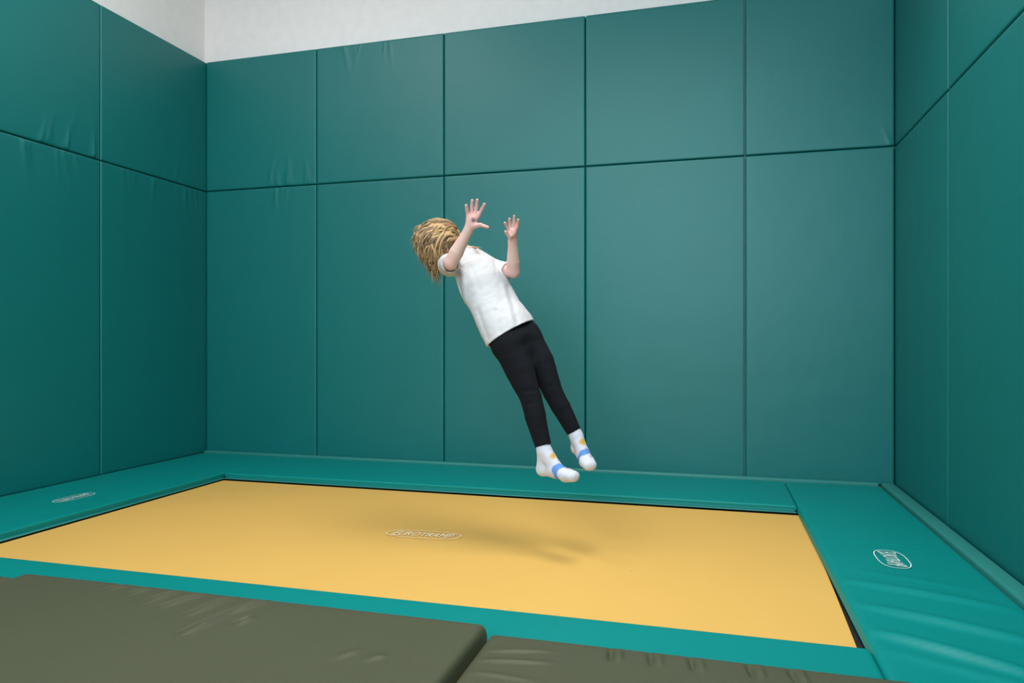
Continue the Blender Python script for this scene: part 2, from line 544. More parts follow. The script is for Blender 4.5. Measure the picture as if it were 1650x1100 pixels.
# ------------------------------------------------------------------ olive mats in front
def crease_list(cs, amp, wid):
    return [(a[0], a[1], b[0], b[1], amp, wid) for a, b in cs]
def olive_mat(lo, hi, label, rot, ridges=(), nu=60, nv=60, r=.02):
    cx, cy_ = (lo[0] + hi[0]) / 2, (lo[1] + hi[1]) / 2
    me = pad_mesh('landing_mat', lo[0], hi[0], lo[1], hi[1], hi[2] + .008, lo[2], r=r, nu=nu, nv=nv, ridges=ridges, swell=.008)
    for v in me.vertices:
        v.co -= Vector((cx, cy_, 0))
    o = link('landing_mat', me, M_olive, None, (cx, cy_, 0))
    o.rotation_euler = (0, 0, rot)
    tag(o, label, 'mat', 'olive landing mats along the front of the trampoline')
    return o
cre = []
for (a, b, k) in [((2.522, -3.062), (2.561, -2.925), 1.3), ((2.500, -3.215), (2.522, -3.062), 1.2), ((2.416, -3.097), (2.446, -2.925), 1.1), ((2.295, -3.065), (2.333, -2.925), .9),
                  ((2.222, -3.040), (2.237, -2.925), 1.0), ((2.114, -2.999), (2.125, -2.925), .7), ((2.598, -3.123), (2.611, -3.067), .9), ((2.014, -2.985), (2.025, -2.92), .6)]:
    cre.append((a[0], a[1], b[0], b[1], -.013 * k, .010))
    cre.append((a[0] + .026, a[1], b[0] + .026, b[1],   .0085 * k, .015))
for (a, b) in [((3.000, -3.241), (3.033, -3.180)), ((3.08, -3.23), (3.11, -3.19))]:
    cre.append((a[0], a[1], b[0], b[1], .006, .018))
olive_mat((1.60, -4.30, 0), (3.292, -2.912, .140), 'large creased olive vinyl mat in the middle of the front row', 0.0, cre, 380, 240)
cre2 = [(3.335, -3.03, 3.50, -2.99, .006, .014), (3.33, -3.09, 3.52, -3.06, .006, .014), (3.33, -3.16, 3.50, -3.17, .005, .014)]
for x in (3.66, 3.765, 3.87, 4.015, 4.115, 4.42, 4.55):
    cre2.append((x, -3.0, x - .012, -2.912, -.011, .009))
    cre2.append((x + .022, -3.0, x + .014, -2.912, .006, .013))
olive_mat((3.300, -4.20, 0), (4.90, -2.905, .112), 'olive vinyl mat at the right end of the front row, creased edge', 0.0, cre2, 320, 220)
olive_mat((0.80, -4.20, 0), (1.585, -2.935, .130), 'olive vinyl mat corner at the left edge of the picture', 0.0, (), 30, 30, .022)

# ------------------------------------------------------------------ person: implicit surfaces
J = {
    'pelvis': (-0.1171, 0.0337, 0.9336),
    'hip_r': (-0.1425, -0.0128, 0.9222),
    'hip_l': (-0.0766, 0.0943, 0.9570),
    'thigh_r': (-0.0724, -0.0227, 0.7959),
    'knee_r': (-0.0171, -0.0467, 0.6781),
    'ankle_r': (0.0471, -0.0781, 0.4685),
    'thigh_l': (-0.0006, 0.0761, 0.8359),
    'knee_l': (0.0629, 0.0544, 0.6949),
    'ankle_l': (0.1612, 0.0523, 0.5194),
    'heel_r': (0.0423, -0.0695, 0.3629),
    'mid_r': (0.1026, -0.1020, 0.3741),
    'ball_r': (0.1632, -0.1442, 0.3577),
    'toe_r': (0.1984, -0.1738, 0.3595),
    'heel_l': (0.1686, 0.0741, 0.4405),
    'mid_l': (0.2041, 0.0348, 0.4281),
    'ball_l': (0.2309, -0.0070, 0.3942),
    'toe_l': (0.2462, -0.0323, 0.3853),
    'shoulder_r': (-0.4367, 0.0233, 1.2974),
    'shoulder_l': (-0.2757, 0.1865, 1.2886),
    'neck': (-0.3715, 0.1302, 1.3458),
    'chest': (-0.3131, 0.0973, 1.2392),
    'belly': (-0.2109, 0.0667, 1.0795),
    'hem': (-0.1390, 0.0375, 0.9624),
    'elbow_r': (-0.3620, -0.1430, 1.2777),
    'wrist_r': (-0.2721, -0.1573, 1.4216),
    'elbow_l': (-0.1478, 0.1336, 1.2591),
    'wrist_l': (-0.1354, 0.0779, 1.3989),
    'head': (-0.5206, 0.1674, 1.4348),
    'jaw': (-0.4724, 0.2499, 1.4318),
    'palm_r': (-0.2490, -0.1656, 1.4658),
    'r_i0': (-0.2242, -0.1538, 1.4885),
    'r_i1': (-0.2081, -0.1591, 1.5114),
    'r_i2': (-0.1945, -0.1701, 1.5277),
    'r_m0': (-0.2387, -0.1578, 1.4940),
    'r_m1': (-0.2317, -0.1657, 1.5250),
    'r_m2': (-0.2246, -0.1785, 1.5467),
    'r_r0': (-0.2545, -0.1622, 1.4912),
    'r_r1': (-0.2514, -0.1712, 1.5223),
    'r_r2': (-0.2455, -0.1844, 1.5440),
    'r_p0': (-0.2703, -0.1667, 1.4830),
    'r_p1': (-0.2724, -0.1771, 1.5059),
    'r_p2': (-0.2717, -0.1917, 1.5223),
    'r_t0': (-0.2464, -0.1649, 1.4358),
    'r_t1': (-0.2145, -0.1659, 1.4397),
    'r_t2': (-0.1802, -0.1661, 1.4273),
    'palm_l': (-0.1252, 0.0413, 1.4338),
    'l_i0': (-0.1460, 0.0355, 1.4540),
    'l_i1': (-0.1517, 0.0192, 1.4674),
    'l_i2': (-0.1506, -0.0002, 1.4715),
    'l_m0': (-0.1362, 0.0432, 1.4619),
    'l_m1': (-0.1364, 0.0333, 1.4819),
    'l_m2': (-0.1339, 0.0192, 1.4924),
    'l_r0': (-0.1209, 0.0475, 1.4648),
    'l_r1': (-0.1170, 0.0387, 1.4905),
    'l_r2': (-0.1132, 0.0250, 1.5053),
    'l_p0': (-0.1071, 0.0513, 1.4576),
    'l_p1': (-0.1004, 0.0433, 1.4762),
    'l_p2': (-0.0953, 0.0300, 1.4881),
    'l_t0': (-0.1337, 0.0291, 1.4152),
    'l_t1': (-0.1435, 0.0165, 1.4252),
    'l_t2': (-0.1478, 0.0005, 1.4316),
    'y_r': (0.0958, -0.1088, 0.4262),
    'b_r': (0.1225, -0.1309, 0.3746),
    'b2_r': (0.1501, -0.1330, 0.4003),
    'b3_r': (0.1306, -0.1434, 0.3426),
    'd_r': (0.1692, -0.1474, 0.3850),
    'y_l': (0.2031, 0.0246, 0.4769),
    'b_l': (0.2144, 0.0081, 0.4242),
    'b2_l': (0.2278, 0.0118, 0.4380),
    'b3_l': (0.1984, 0.0036, 0.4048),
    'd_l': (0.2450, -0.0080, 0.4142),
    'blot_r': (-0.2401, -0.1878, 1.4591),
    'tip_a': (-0.3583, 0.0649, 1.3820),
    'fold1a': (-0.3619, -0.0543, 1.2499),
    'fold1b': (-0.3412, -0.0781, 1.1172),
    'fold3a': (-0.3042, -0.0382, 1.2756),
    'fold3b': (-0.2569, -0.0545, 1.1652),
    'fold4a': (-0.1563, -0.0560, 0.9727),
    'fold4b': (-0.1778, -0.0620, 1.0679),
    'fold5a': (-0.2534, -0.0831, 1.0679),
    'fold5b': (-0.2102, -0.0711, 0.9419),
    'fold6a': (-0.3385, -0.0773, 1.1200),
    'fold6b': (-0.2977, -0.0659, 1.0409),
    'fold2a': (-0.1630, 0.0899, 1.1852),
    'fold2b': (-0.0906, 0.0017, 1.0129),
    'hem_a': (-0.2218, -0.0250, 0.8853),
    'hem_b': (-0.0518, 0.0914, 1.0468),
    'hem_c': (-0.1028, -0.0805, 0.9528),
}

J = {k: np.array(v) for k, v in J.items()}
ORIGIN = Vector((3.15, -1.72, 0.02))
A = np.array([0.96317, 0.26890, 0.0])     # across the room, her left to right
Fd = np.array([-0.26890, 0.96317, 0.0])   # towards the back wall
Zu = np.array([0.0, 0.0, 1.0])
def nrm(v):
    return v / np.linalg.norm(v)

class Field:
    def __init__(self, lo, hi, h):
        self.lo = np.array(lo) - 4 * h
        self.h = h
        n = np.ceil((np.array(hi) + 4 * h - self.lo) / h).astype(int) + 1
        self.n = n
        self.F = np.full(n, 0.06, dtype=np.float32)
    def region(self, lo, hi):
        a = np.clip(np.floor((np.array(lo) - self.lo) / self.h).astype(int), 0, self.n - 1)
        b = np.clip(np.ceil((np.array(hi) - self.lo) / self.h).astype(int) + 1, 1, self.n)
        sl = tuple(slice(a[i], b[i]) for i in range(3))
        g = [(self.lo[i] + self.h * np.arange(a[i], b[i])).astype(np.float32) for i in range(3)]
        return sl, np.stack(np.meshgrid(*g, indexing='ij'), -1)
    def add(self, fn, lo, hi, k=0.015, margin=0.035):
        sl, P = self.region(np.array(lo) - margin, np.array(hi) + margin)
        if P.size == 0: return
        d = fn(P)
        a = self.F[sl]
        if k > 0:
            h = np.clip(k - np.abs(a - d), 0, None) / k
            self.F[sl] = np.minimum(a, d) - h * h * k * .25
        else:
            self.F[sl] = np.minimum(a, d)
    def sub(self, fn, lo, hi, k=0.0, margin=0.01):
        sl, P = self.region(np.array(lo) - margin, np.array(hi) + margin)
        if P.size == 0: return
        d = -fn(P)
        a = self.F[sl]
        if k > 0:
            h = np.clip(k - np.abs(a - d), 0, None) / k
            self.F[sl] = np.maximum(a, d) + h * h * k * .25
        else:
            self.F[sl] = np.maximum(a, d)
    def shift(self, fn, lo, hi):
        sl, P = self.region(lo, hi)
        if P.size: self.F[sl] = self.F[sl] + fn(P)
    def cone(self, a, b, ra, rb, k=0.015):
        a, b = np.array(a), np.array(b)
        r = max(ra, rb)
        self.add(lambda P: cone_d(P, a, b, ra, rb), np.minimum(a, b) - r, np.maximum(a, b) + r, k)
    def ell(self, c, X, Y, Zx, rad, k=0.015):
        r = max(rad)
        self.add(lambda P: ell_d(P, c, X, Y, Zx, rad), c - r, c + r, k)
    def mesh(self, name, smooth_it=1):
        V, Q = surface_nets(self.F, self.lo, self.h)
        return mesh_from(name, V, Q.tolist()), V

def cone_d(P, a, b, ra, rb):
    d = (b - a).astype(np.float32)
    t = np.clip(((P - a.astype(np.float32)) @ d) / (d @ d), 0, 1)
    q = P - (a.astype(np.float32) + t[..., None] * d)
    return np.sqrt((q * q).sum(-1)) - (ra + (rb - ra) * t)
def ell_d(P, c, X, Y, Zx, rad):
    q = P - c.astype(np.float32)
    R = np.stack([X, Y, Zx], -1).astype(np.float32)
    l = q @ R
    rad = np.array(rad, dtype=np.float32)
    k0 = np.sqrt(((l / rad) ** 2).sum(-1)) + 1e-6
    k1 = np.sqrt(((l / rad ** 2) ** 2).sum(-1)) + 1e-6
    return k0 * (k0 - 1) / k1
def tube_d(P, a, b, X, Y, st, round_end=0.02):
    """elliptic tube a->b; st = [(t, rx, ry, ox, oy)]"""
    ax = (b - a)
    L = np.linalg.norm(ax)
    ax = ax / L
    q = P - a.astype(np.float32)
    z = q @ ax.astype(np.float32)
    t = z / L
    ts = [s[0] for s in st]
    rx, ry, ox, oy = [np.interp(t, ts, [s[i] for s in st]).astype(np.float32) for i in (1, 2, 3, 4)]
    x = q @ X.astype(np.float32) - ox
    y = q @ Y.astype(np.float32) - oy
    k0 = np.sqrt((x / rx) ** 2 + (y / ry) ** 2) + 1e-6
    k1 = np.sqrt((x / rx ** 2) ** 2 + (y / ry ** 2) ** 2) + 1e-6
    d = k0 * (k0 - 1) / k1
    e = np.maximum(z - L, -z)
    k = round_end
    h = np.clip(k - np.abs(d - e), 0, None) / k
    return np.maximum(d, e) + h * h * k * .25

def surface_nets(F, lo, h):
    s = F < 0
    n = np.array(F.shape) - 1
    cnt = np.zeros(n, dtype=np.int8)
    for i in (0, 1):
        for j in (0, 1):
            for k in (0, 1):
                cnt += s[i:i + n[0], j:j + n[1], k:k + n[2]]
    act = (cnt > 0) & (cnt < 8)
    ci = np.argwhere(act)
    ids = np.full(n, -1, dtype=np.int64)
    ids[act] = np.arange(len(ci))
    acc = np.zeros((len(ci), 3))
    num = np.zeros(len(ci))
    cor = [(i, j, k) for i in (0, 1) for j in (0, 1) for k in (0, 1)]
    val = {c: F[ci[:, 0] + c[0], ci[:, 1] + c[1], ci[:, 2] + c[2]].astype(np.float64) for c in cor}
    for c in cor:
        for ax in range(3):
            if c[ax] == 0:
                e = list(c); e[ax] = 1; e = tuple(e)
                a, b = val[c], val[e]
                m = (a < 0) != (b < 0)
                t = np.where(m, a / np.where(m, a - b, 1), 0)
                p = np.tile(np.array(c, float), (len(ci), 1))
                p[:, ax] += t
                acc[m] += p[m]
                num[m] += 1
    V = lo + h * (ci + acc / num[:, None])
    quads = []
    for ax in range(3):
        u, v = (ax + 1) % 3, (ax + 2) % 3
        sl0 = [slice(1, -1)] * 3; sl1 = [slice(1, -1)] * 3
        sl0[ax] = slice(0, -1); sl1[ax] = slice(1, None)
        a, b = s[tuple(sl0)], s[tuple(sl1)]
        for flip, m in ((False, a & ~b), (True, ~a & b)):
            e = np.argwhere(m)
            off = np.ones(3, dtype=int); off[ax] = 0
            e = e + off
            def cell(du, dv):
                q = e.copy(); q[:, u] -= du; q[:, v] -= dv
                return ids[q[:, 0], q[:, 1], q[:, 2]]
            Q = np.stack([cell(1, 1), cell(0, 1), cell(0, 0), cell(1, 0)], -1)
            if flip: Q = Q[:, ::-1]
            quads.append(Q)
    return V, np.concatenate(quads)

def paint(me, name, cols):
    at = me.color_attributes.new(name, 'FLOAT_COLOR', 'POINT')
    rgba = np.ones((len(me.vertices), 4), dtype=np.float32)
    rgba[:, :3] = cols
    at.data.foreach_set('color', rgba.ravel())

def noise3(P, f, seed):
    r = np.random.default_rng(seed)
    out = np.zeros(P.shape[:-1], dtype=np.float32)
    for _ in range(5):
        w = r.normal(size=3) * f
        out += np.sin(P @ w.astype(np.float32) + r.uniform(0, 6.28))
    return out / 5

# frames
up_t = nrm(J['neck'] - J['hem'])
lat = J['shoulder_l'] - J['shoulder_r']
lat = nrm(lat - up_t * (lat @ up_t))
fwd_t = np.cross(lat, up_t)
hipl = J['hip_l'] - J['hip_r']
up_p = nrm(J['pelvis'] - (J['knee_r'] + J['knee_l']) / 2 + .3 * (J['belly'] - J['pelvis']))
hipl = nrm(hipl - up_p * (hipl @ up_p))
fwd_p = np.cross(hipl, up_p)
# head frame: crown back and away, face turned up towards the back wall
hu = nrm(-.60 * A + .66 * Zu + .30 * Fd)
hf = .34 * A + .30 * Zu + .85 * Fd
hf = nrm(hf - hu * (hf @ hu))
hl = np.cross(hu, hf)
HC = J['head']

person = empty('person', ORIGIN)
tag(person, 'child in white t-shirt, black leggings and white socks leaning back in mid-air', 'person')

# ---- body: one continuous skin surface
allp = np.array(list(J.values()))
B = Field(allp.min(0) - .10, allp.max(0) + .10, 0.0033)
B.ell(HC, hl, hf, hu, (.068, .084, .082), .02)
B.ell(HC + hf * .030 - hu * .045, hl, hf, hu, (.052, .052, .062), .03)
B.cone(HC + hf * .062 - hu * .088, HC + hf * .050 - hu * .078, .016, .03, .02)
B.cone(HC + hf * .082 - hu * .018, HC + hf * .096 - hu * .042, .006, .0095, .012)
for sgn in (-1, 1):
    B.cone(HC + hf * .074 + hl * sgn * .030 - hu * .052, HC + hf * .060 + hl * sgn * .04 - hu * .06, .016, .018, .02)
    B.ell(HC + hl * sgn * .068 - hu * .028 - hf * .004, hl, hf, hu, (.008, .016, .026), .008)
    B.sub(lambda P, s=sgn: ell_d(P, HC + hf * .088 + hl * s * .029 - hu * .010, hl, hf, hu, (.016, .014, .010)), HC - .13, HC + .13, .012)
B.cone(HC + hf * .080 - hu * .064 - hl * .012, HC + hf * .080 - hu * .064 + hl * .012, .006, .006, .006)
B.sub(lambda P: cone_d(P, HC + hf * .090 - hu * .065 - hl * .016, HC + hf * .090 - hu * .065 + hl * .016, .0028, .0028), HC - .13, HC + .13, .003)
B.cone(J['neck'] - up_t * .02, HC - hu * .055 - hf * .01, .036, .034, .02)
B.cone(J['shoulder_r'] + up_t * .0, J['neck'] - up_t * .01, .033, .036, .03)
B.cone(J['shoulder_l'] + up_t * .0, J['neck'] - up_t * .01, .033, .036, .03)
def torso(P, grow=0.0):
    return tube_d(P, J['pelvis'], J['neck'], lat, fwd_t, [(0, .105 + grow, .070 + grow, 0, 0), (.35, .098 + grow, .068 + grow, 0, 0), (.75, .112 + grow, .070 + grow, 0, 0), (.95, .06, .05, 0, 0), (1, .04, .04, 0, 0)])
tl, th_ = np.minimum(J['pelvis'], J['neck']) - .13, np.maximum(J['pelvis'], J['neck']) + .13
B.add(torso, tl, th_, .03)
for s in 'rl':
    B.cone(J['shoulder_' + s], J['elbow_' + s], .036, .031, .012)
    m = J['elbow_' + s] * .68 + J['wrist_' + s] * .32
    w = .0315 if s == 'r' else .030
    B.cone(J['elbow_' + s], m, .0305, w, .003)
    B.cone(m, J['wrist_' + s], w, .0205, .003)
    B.cone(J['hip_' + s], J['knee_' + s], .050, .033, .02)
    B.cone(J['knee_' + s], J['ankle_' + s], .032, .022, .01)
    B.cone(J['ankle_' + s], J['heel_' + s], .020, .016, .01)
    B.cone(J['heel_' + s], J['mid_' + s], .016, .016, .01)
    B.cone(J['mid_' + s], J['ball_' + s], .016, .016, .01)
    B.cone(J['ball_' + s], J['toe_' + s], .016, .014, .01)
def hand(p, wr, k=0.003, fr=.0078, pr=.0140):
    w = J['wrist_' + wr]
    for f in 'imrp':
        a = J[p + f + '0']
        base = w * .80 + a * .20
        B.cone(base, a, pr, pr - .0040, .006)
        B.cone(a, J[p + f + '1'], fr + .0006, fr, k)
        tip = J[p + f + '2']
        B.cone(J[p + f + '1'], tip, fr, fr - .0012, k)
    B.cone(w, J['palm_' + wr], .0195, .019, .012)
    B.cone(J[p + 't0'], J[p + 't1'], .0135, .0092, .010)
    B.cone(J[p + 't1'], J[p + 't2'], .0088, .0068, k)
    # hollow of the palm
    c = J['palm_' + wr] - Fd * .022
    B.sub(lambda P: ell_d(P, c, A, Zu, Fd, (.014, .016, .007)), c - .03, c + .03, .008)
hand('r_', 'r')
hand('l_', 'l', fr=.0072, pr=.0110)
body_me, BV = B.mesh('body')
col = np.tile(np.array([0.72, 0.46, 0.385]), (len(BV), 1))
def near(P, c, r):
    return np.clip(1 - np.linalg.norm(P - c, axis=-1) / r, 0, 1)
red = np.zeros(len(BV))
for p in ('r_', 'l_'):
    for f in 'imrpt':
        for q in '012':
            red = np.maximum(red, near(BV, J[p + f + q], .03) ** .5)
red = np.maximum(red, near(BV, J['palm_r'], .05) ** .5)
red = np.maximum(red, near(BV, J['palm_l'], .05) ** .5)
red = np.maximum(red, .7 * near(BV, J['elbow_r'], .05) ** .5)
red = np.maximum(red, .7 * near(BV, J['elbow_l'], .05) ** .5)
red = red * (.85 + .15 * noise3(BV.astype(np.float32), 90, 3))
col = col * (1 - red[:, None]) + np.array([0.72, 0.355, 0.32]) * red[:, None]
blot = np.clip(near(BV, J['blot_r'], .0165) * 2.5, 0, .9)
col = col * (1 - blot[:, None]) + np.array([.10, .05, .07]) * blot[:, None]
lip = np.clip(near(BV, HC + hf * .088 - hu * .064, .022) * 2, 0, .6)
col = col * (1 - lip[:, None]) + np.array([.62, .22, .20]) * lip[:, None]
paint(body_me, 'tone', col)
M_skin = attr_mat('skin', 'tone', .5, .4, sss=.12)
link('body', body_me, M_skin, person)
# eyes
for sgn in (-1, 1):
    bm = bmesh.new()
    bmesh.ops.create_uvsphere(bm, u_segments=16, v_segments=12, radius=.0115)
    me = bpy.data.meshes.new('eye')
    bm.to_mesh(me)
    bm.free()
    c = HC + hf * .0685 + hl * sgn * .029 - hu * .010
    Vn = np.array([v.co[:] for v in me.vertices])
    fr = (Vn @ hf) / .0115
    ec = np.where(fr[:, None] > .93, np.array([[.01, .01, .01]]), np.where(fr[:, None] > .78, np.array([[.10, .17, .24]]), np.array([[.8, .78, .75]])))
    paint(me, 'tone', ec)
    me.polygons.foreach_set('use_smooth', [True] * len(me.polygons))
    link('eye', me, M_skin, person, Vector(c))

# ---- t-shirt
S = Field(np.minimum(J['hem'], J['shoulder_r']) - .22, np.maximum.reduce([J['shoulder_l'], J['neck'], J['hem_b']]) + .16, 0.0036)
hem_n = np.cross(J['hem_b'] - J['hem_a'], J['hem_c'] - J['hem_a'])
hem_n = nrm(hem_n)
if hem_n @ up_t < 0: hem_n = -hem_n
hem_n = nrm(.55 * up_t + .45 * hem_n)
bot = J['hem'] - up_t * .13
Lsh = np.linalg.norm(J['neck'] - bot)
def shirt_torso(P, g=0.0):
    return tube_d(P, bot, J['neck'] + up_t * .008, lat, fwd_t,
                  [(0, .144 + g, .100 + g, .010, 0), (.3, .140 + g, .101 + g, .008, 0), (.45, .128 + g, .090 + g, 0, 0), (.70, .132 + g, .090 + g, 0, 0), (.86, .118 + g, .078 + g, 0, 0), (.95, .078, .058, 0, 0), (1, .05, .046, 0, 0)], .03)
slo, shi = S.lo, S.lo + S.h * S.n
S.add(shirt_torso, slo, shi, 0)
for s in 'rl':
    sh, el, nk = J['shoulder_' + s], J['elbow_' + s], J['neck']
    S.cone(sh, nk - up_t * .014, .044, .046, .03)
    end = sh + (el - sh) * (.80 if s == 'r' else .74)
    d = nrm(el - sh)
    inn = sh - up_t * .012
    rs = .041 if s == 'r' else .043
    def sleeve(P, inn=inn, end=end, d=d, rs=rs):
        o = cone_d(P, inn, end + d * .02, .054, rs)
        o = np.maximum(o, (P - end.astype(np.float32)) @ d.astype(np.float32))
        hollow = np.maximum(cone_d(P, inn, end + d * .06, rs - .011, rs - .007), (end - d * .035).astype(np.float32) @ d.astype(np.float32) - P @ d.astype(np.float32))
        return np.maximum(o, -hollow)
    S.add(sleeve, np.minimum(inn, end) - .09, np.maximum(inn, end) + .09, .012)
# folds
nf = lambda P: .0016 * noise3(P, 38, 5) + .0009 * noise3(P, 75, 6)
S.shift(nf, slo, shi)
def groove(a, b, amp, wid):
    lo, hi = np.minimum(a, b) - wid * 3, np.maximum(a, b) + wid * 3
    f32 = Fd.astype(np.float32)
    def proj(X):
        return X - (X @ f32)[..., None] * f32
    a2, b2 = a - (a @ Fd) * Fd, b - (b @ Fd) * Fd
    lo, hi = lo - np.abs(Fd) * .14, hi + np.abs(Fd) * .06
    S.shift(lambda P: amp * np.exp(-((cone_d(proj(P), a2, b2, 0, 0)) / wid) ** 2), lo, hi)
groove(J['fold1a'], J['fold1b'], .010, .010)
groove(J['fold1a'] + A * .024, J['fold1b'] + A * .018, -.006, .014)
groove(J['fold3a'], J['fold3b'], .004, .012)
groove(J['fold4a'], J['fold4b'], .004, .012)
groove(J['fold5a'], J['fold5b'], .005, .010)
groove(J['fold6a'], J['fold6b'], .004, .010)
groove(J['fold2a'], J['fold2b'], .004, .012)
groove(J['fold2a'] - A * .02, J['fold2b'] - A * .02, -.004, .012)
el, sl_ = J['elbow_l'], J['shoulder_l']
for q in (.25, .45, .62):
    c = sl_ + (el - sl_) * q
    groove(c - Zu * .04 - Fd * .04, c + Zu * .05 - Fd * .04, .0022, .009)
el, sl_ = J['elbow_r'], J['shoulder_r']
for q in (.35, .6):
    c = sl_ + (el - sl_) * q
    groove(c - Zu * .05 - A * .02, c - Zu * .01 + A * .05, .002, .009)
# hollow hem, sleeves and neck
hemc = J['hem']
S.sub(lambda P: (P - hemc.astype(np.float32)) @ hem_n.astype(np.float32), slo, shi)     # keeps the upper side
S.sub(lambda P: np.maximum(shirt_torso(P, -.012), (P - (hemc + hem_n * .05).astype(np.float32)) @ hem_n.astype(np.float32)), slo, shi)
shirt_me, SV = S.mesh('t_shirt')
paint(shirt_me, 'tone', np.tile(np.array([.60, .58, .59]), (len(SV), 1)))
M_shirt = attr_mat('white_jersey', 'tone', .8, .2, knit=.08, knit_scale=700, fold=.25)
link('t_shirt', shirt_me, M_shirt, person)

# ---- leggings
Lg = Field(np.minimum(J['ankle_r'], J['hip_r']) - .15, np.maximum(J['belly'], J['ankle_l']) + .13, 0.0036)
lo_, hi_ = Lg.lo, Lg.lo + Lg.h * Lg.n
wa = J['pelvis'] + up_t * .07
Lg.add(lambda P: tube_d(P, J['pelvis'] - up_p * .03, wa, hipl, fwd_p, [(0, .104, .082, 0, 0), (.4, .104, .078, 0, 0), (1, .082, .060, 0, 0)], .03), lo_, hi_, 0)
for s, rk, ra, rt in (('r', .049, .0365, .066), ('l', .0455, .0335, .062)):
    Lg.cone(J['hip_' + s] + up_p * .01, J['thigh_' + s], .068, rt, .03)
    Lg.cone(J['thigh_' + s], J['knee_' + s], rt, rk, .004)
    calf = J['knee_' + s] * .62 + J['ankle_' + s] * .38
    Lg.cone(J['knee_' + s], calf, rk, rk - .002, .004)
    Lg.cone(calf, J['ankle_' + s], rk - .002, ra, .004)
Lg.cone(J['hip_r'] - up_p * .012, J['hip_l'] - up_p * .012, .060, .060, .03)
mid_th = (J['thigh_r'] + J['thigh_l']) / 2
Lg.cone(J['pelvis'], J['pelvis'] * .55 + mid_th * .45 + fwd_p * .006, .064, .048, .03)
Lg.shift(lambda P: .0014 * noise3(P, 60, 11), lo_, hi_)
for s in 'rl':
    kn, d = J['knee_' + s], nrm(J['ankle_' + s] - J['knee_' + s])
    for q in (-.028, .0, .026):
        c = kn + d * q
        a, b = c - A * .05 - Fd * .05, c + A * .05 - Fd * .05 + Zu * .012
        lo, hi = np.minimum(a, b) - .03, np.maximum(a, b) + .03
        Lg.shift(lambda P: .0035 * np.exp(-(cone_d(P, a, b, 0, 0) / .011) ** 2), lo, hi)
    an = J['ankle_' + s]
    Lg.sub(lambda P: np.maximum((an.astype(np.float32) - P) @ d.astype(np.float32), cone_d(P, an, an + d * .06, .06, .06)), an - .14, an + .14)
leg_me, LV = Lg.mesh('leggings')
paint(leg_me, 'tone', np.tile(np.array([.0060, .0066, .0095]), (len(LV), 1)))
M_leg = attr_mat('black_knit', 'tone', .9, .18, knit=.35, knit_scale=420, fold=.2)
link('leggings', leg_me, M_leg, person)

# ---- socks
M_sock = attr_mat('sock_knit', 'tone', .85, .2, knit=.2, knit_scale=500, fold=.08)
for s in 'rl':
    an, he, mi, ba, to = (J[q + '_' + s] for q in ('ankle', 'heel', 'mid', 'ball', 'toe'))
    K = Field(np.minimum.reduce([an, he, mi, ba, to]) - .06, np.maximum.reduce([an, he, mi, ba, to]) + .06, 0.0026)
    sh = J['knee_' + s]
    d = nrm(an - sh)
    top = an - d * .02
    K.cone(top, an + d * .022, .0305 if s == 'r' else .029, .0295 if s == 'r' else .0275, .01)
    K.cone(an + d * .015, he, .029 if s == 'r' else .0265, .0265 if s == 'r' else .0235, .012)
    K.cone(an + d * .008, mi * .5 + ba * .5, .0255, .0235, .012)
    K.cone(an + d * .03, mi, .028 if s == 'r' else .025, .0275 if s == 'r' else .025, .016)
    K.cone(he, ba, .0245 if s == 'r' else .022, .025, .016)
    K.cone(mi, ba, .0275 if s == 'r' else .025, .026, .014)
    side = nrm(np.cross(ba - he, Zu))
    for q in (-.013, .013):
        K.cone(ba + side * q, to + side * q, .0225, .0195, .012)
    K.cone(ba, to, .026, .0225, .012)
    K.shift(lambda P: .0007 * noise3(P, 110, 21), K.lo, K.lo + K.h * K.n)
    sm, KV = K.mesh('sock')
    base = np.tile(np.array([.60, .60, .68]), (len(KV), 1))
    def put(c, r, colr, soft=.006):
        f = np.clip((r - np.linalg.norm(KV - c, axis=1)) / soft, 0, 1)[:, None]
        base[:] = base * (1 - f) + np.array(colr) * f
    def put_seg(a, b, ra, rb, colr, soft=.004):
        f = np.clip(-cone_d(KV, a, b, ra, rb) / soft, 0, 1)[:, None]
        base[:] = base * (1 - f) + np.array(colr) * f
    put(to - Zu * .02, .034, (.66, .55, .50), .03)
    put(he - Zu * .02, .024, (.66, .57, .52), .03)
    put_seg(J['b_' + s], J['b2_' + s], .026, .017, (.11, .25, .58))
    put_seg(J['b_' + s], J['b3_' + s], .026, .017, (.11, .25, .58))
    put(J['y_' + s], .0215, (.62, .36, .05), .010)
    put(J['y_' + s] - Zu * .020 + A * .012, .011, (.82, .62, .55))
    put(J['d_' + s], .013, (.36, .24, .28))
    paint(sm, 'tone', base)
    o = link('sock', sm, M_sock, person)
    tag(o, 'white sock with blue and yellow print')

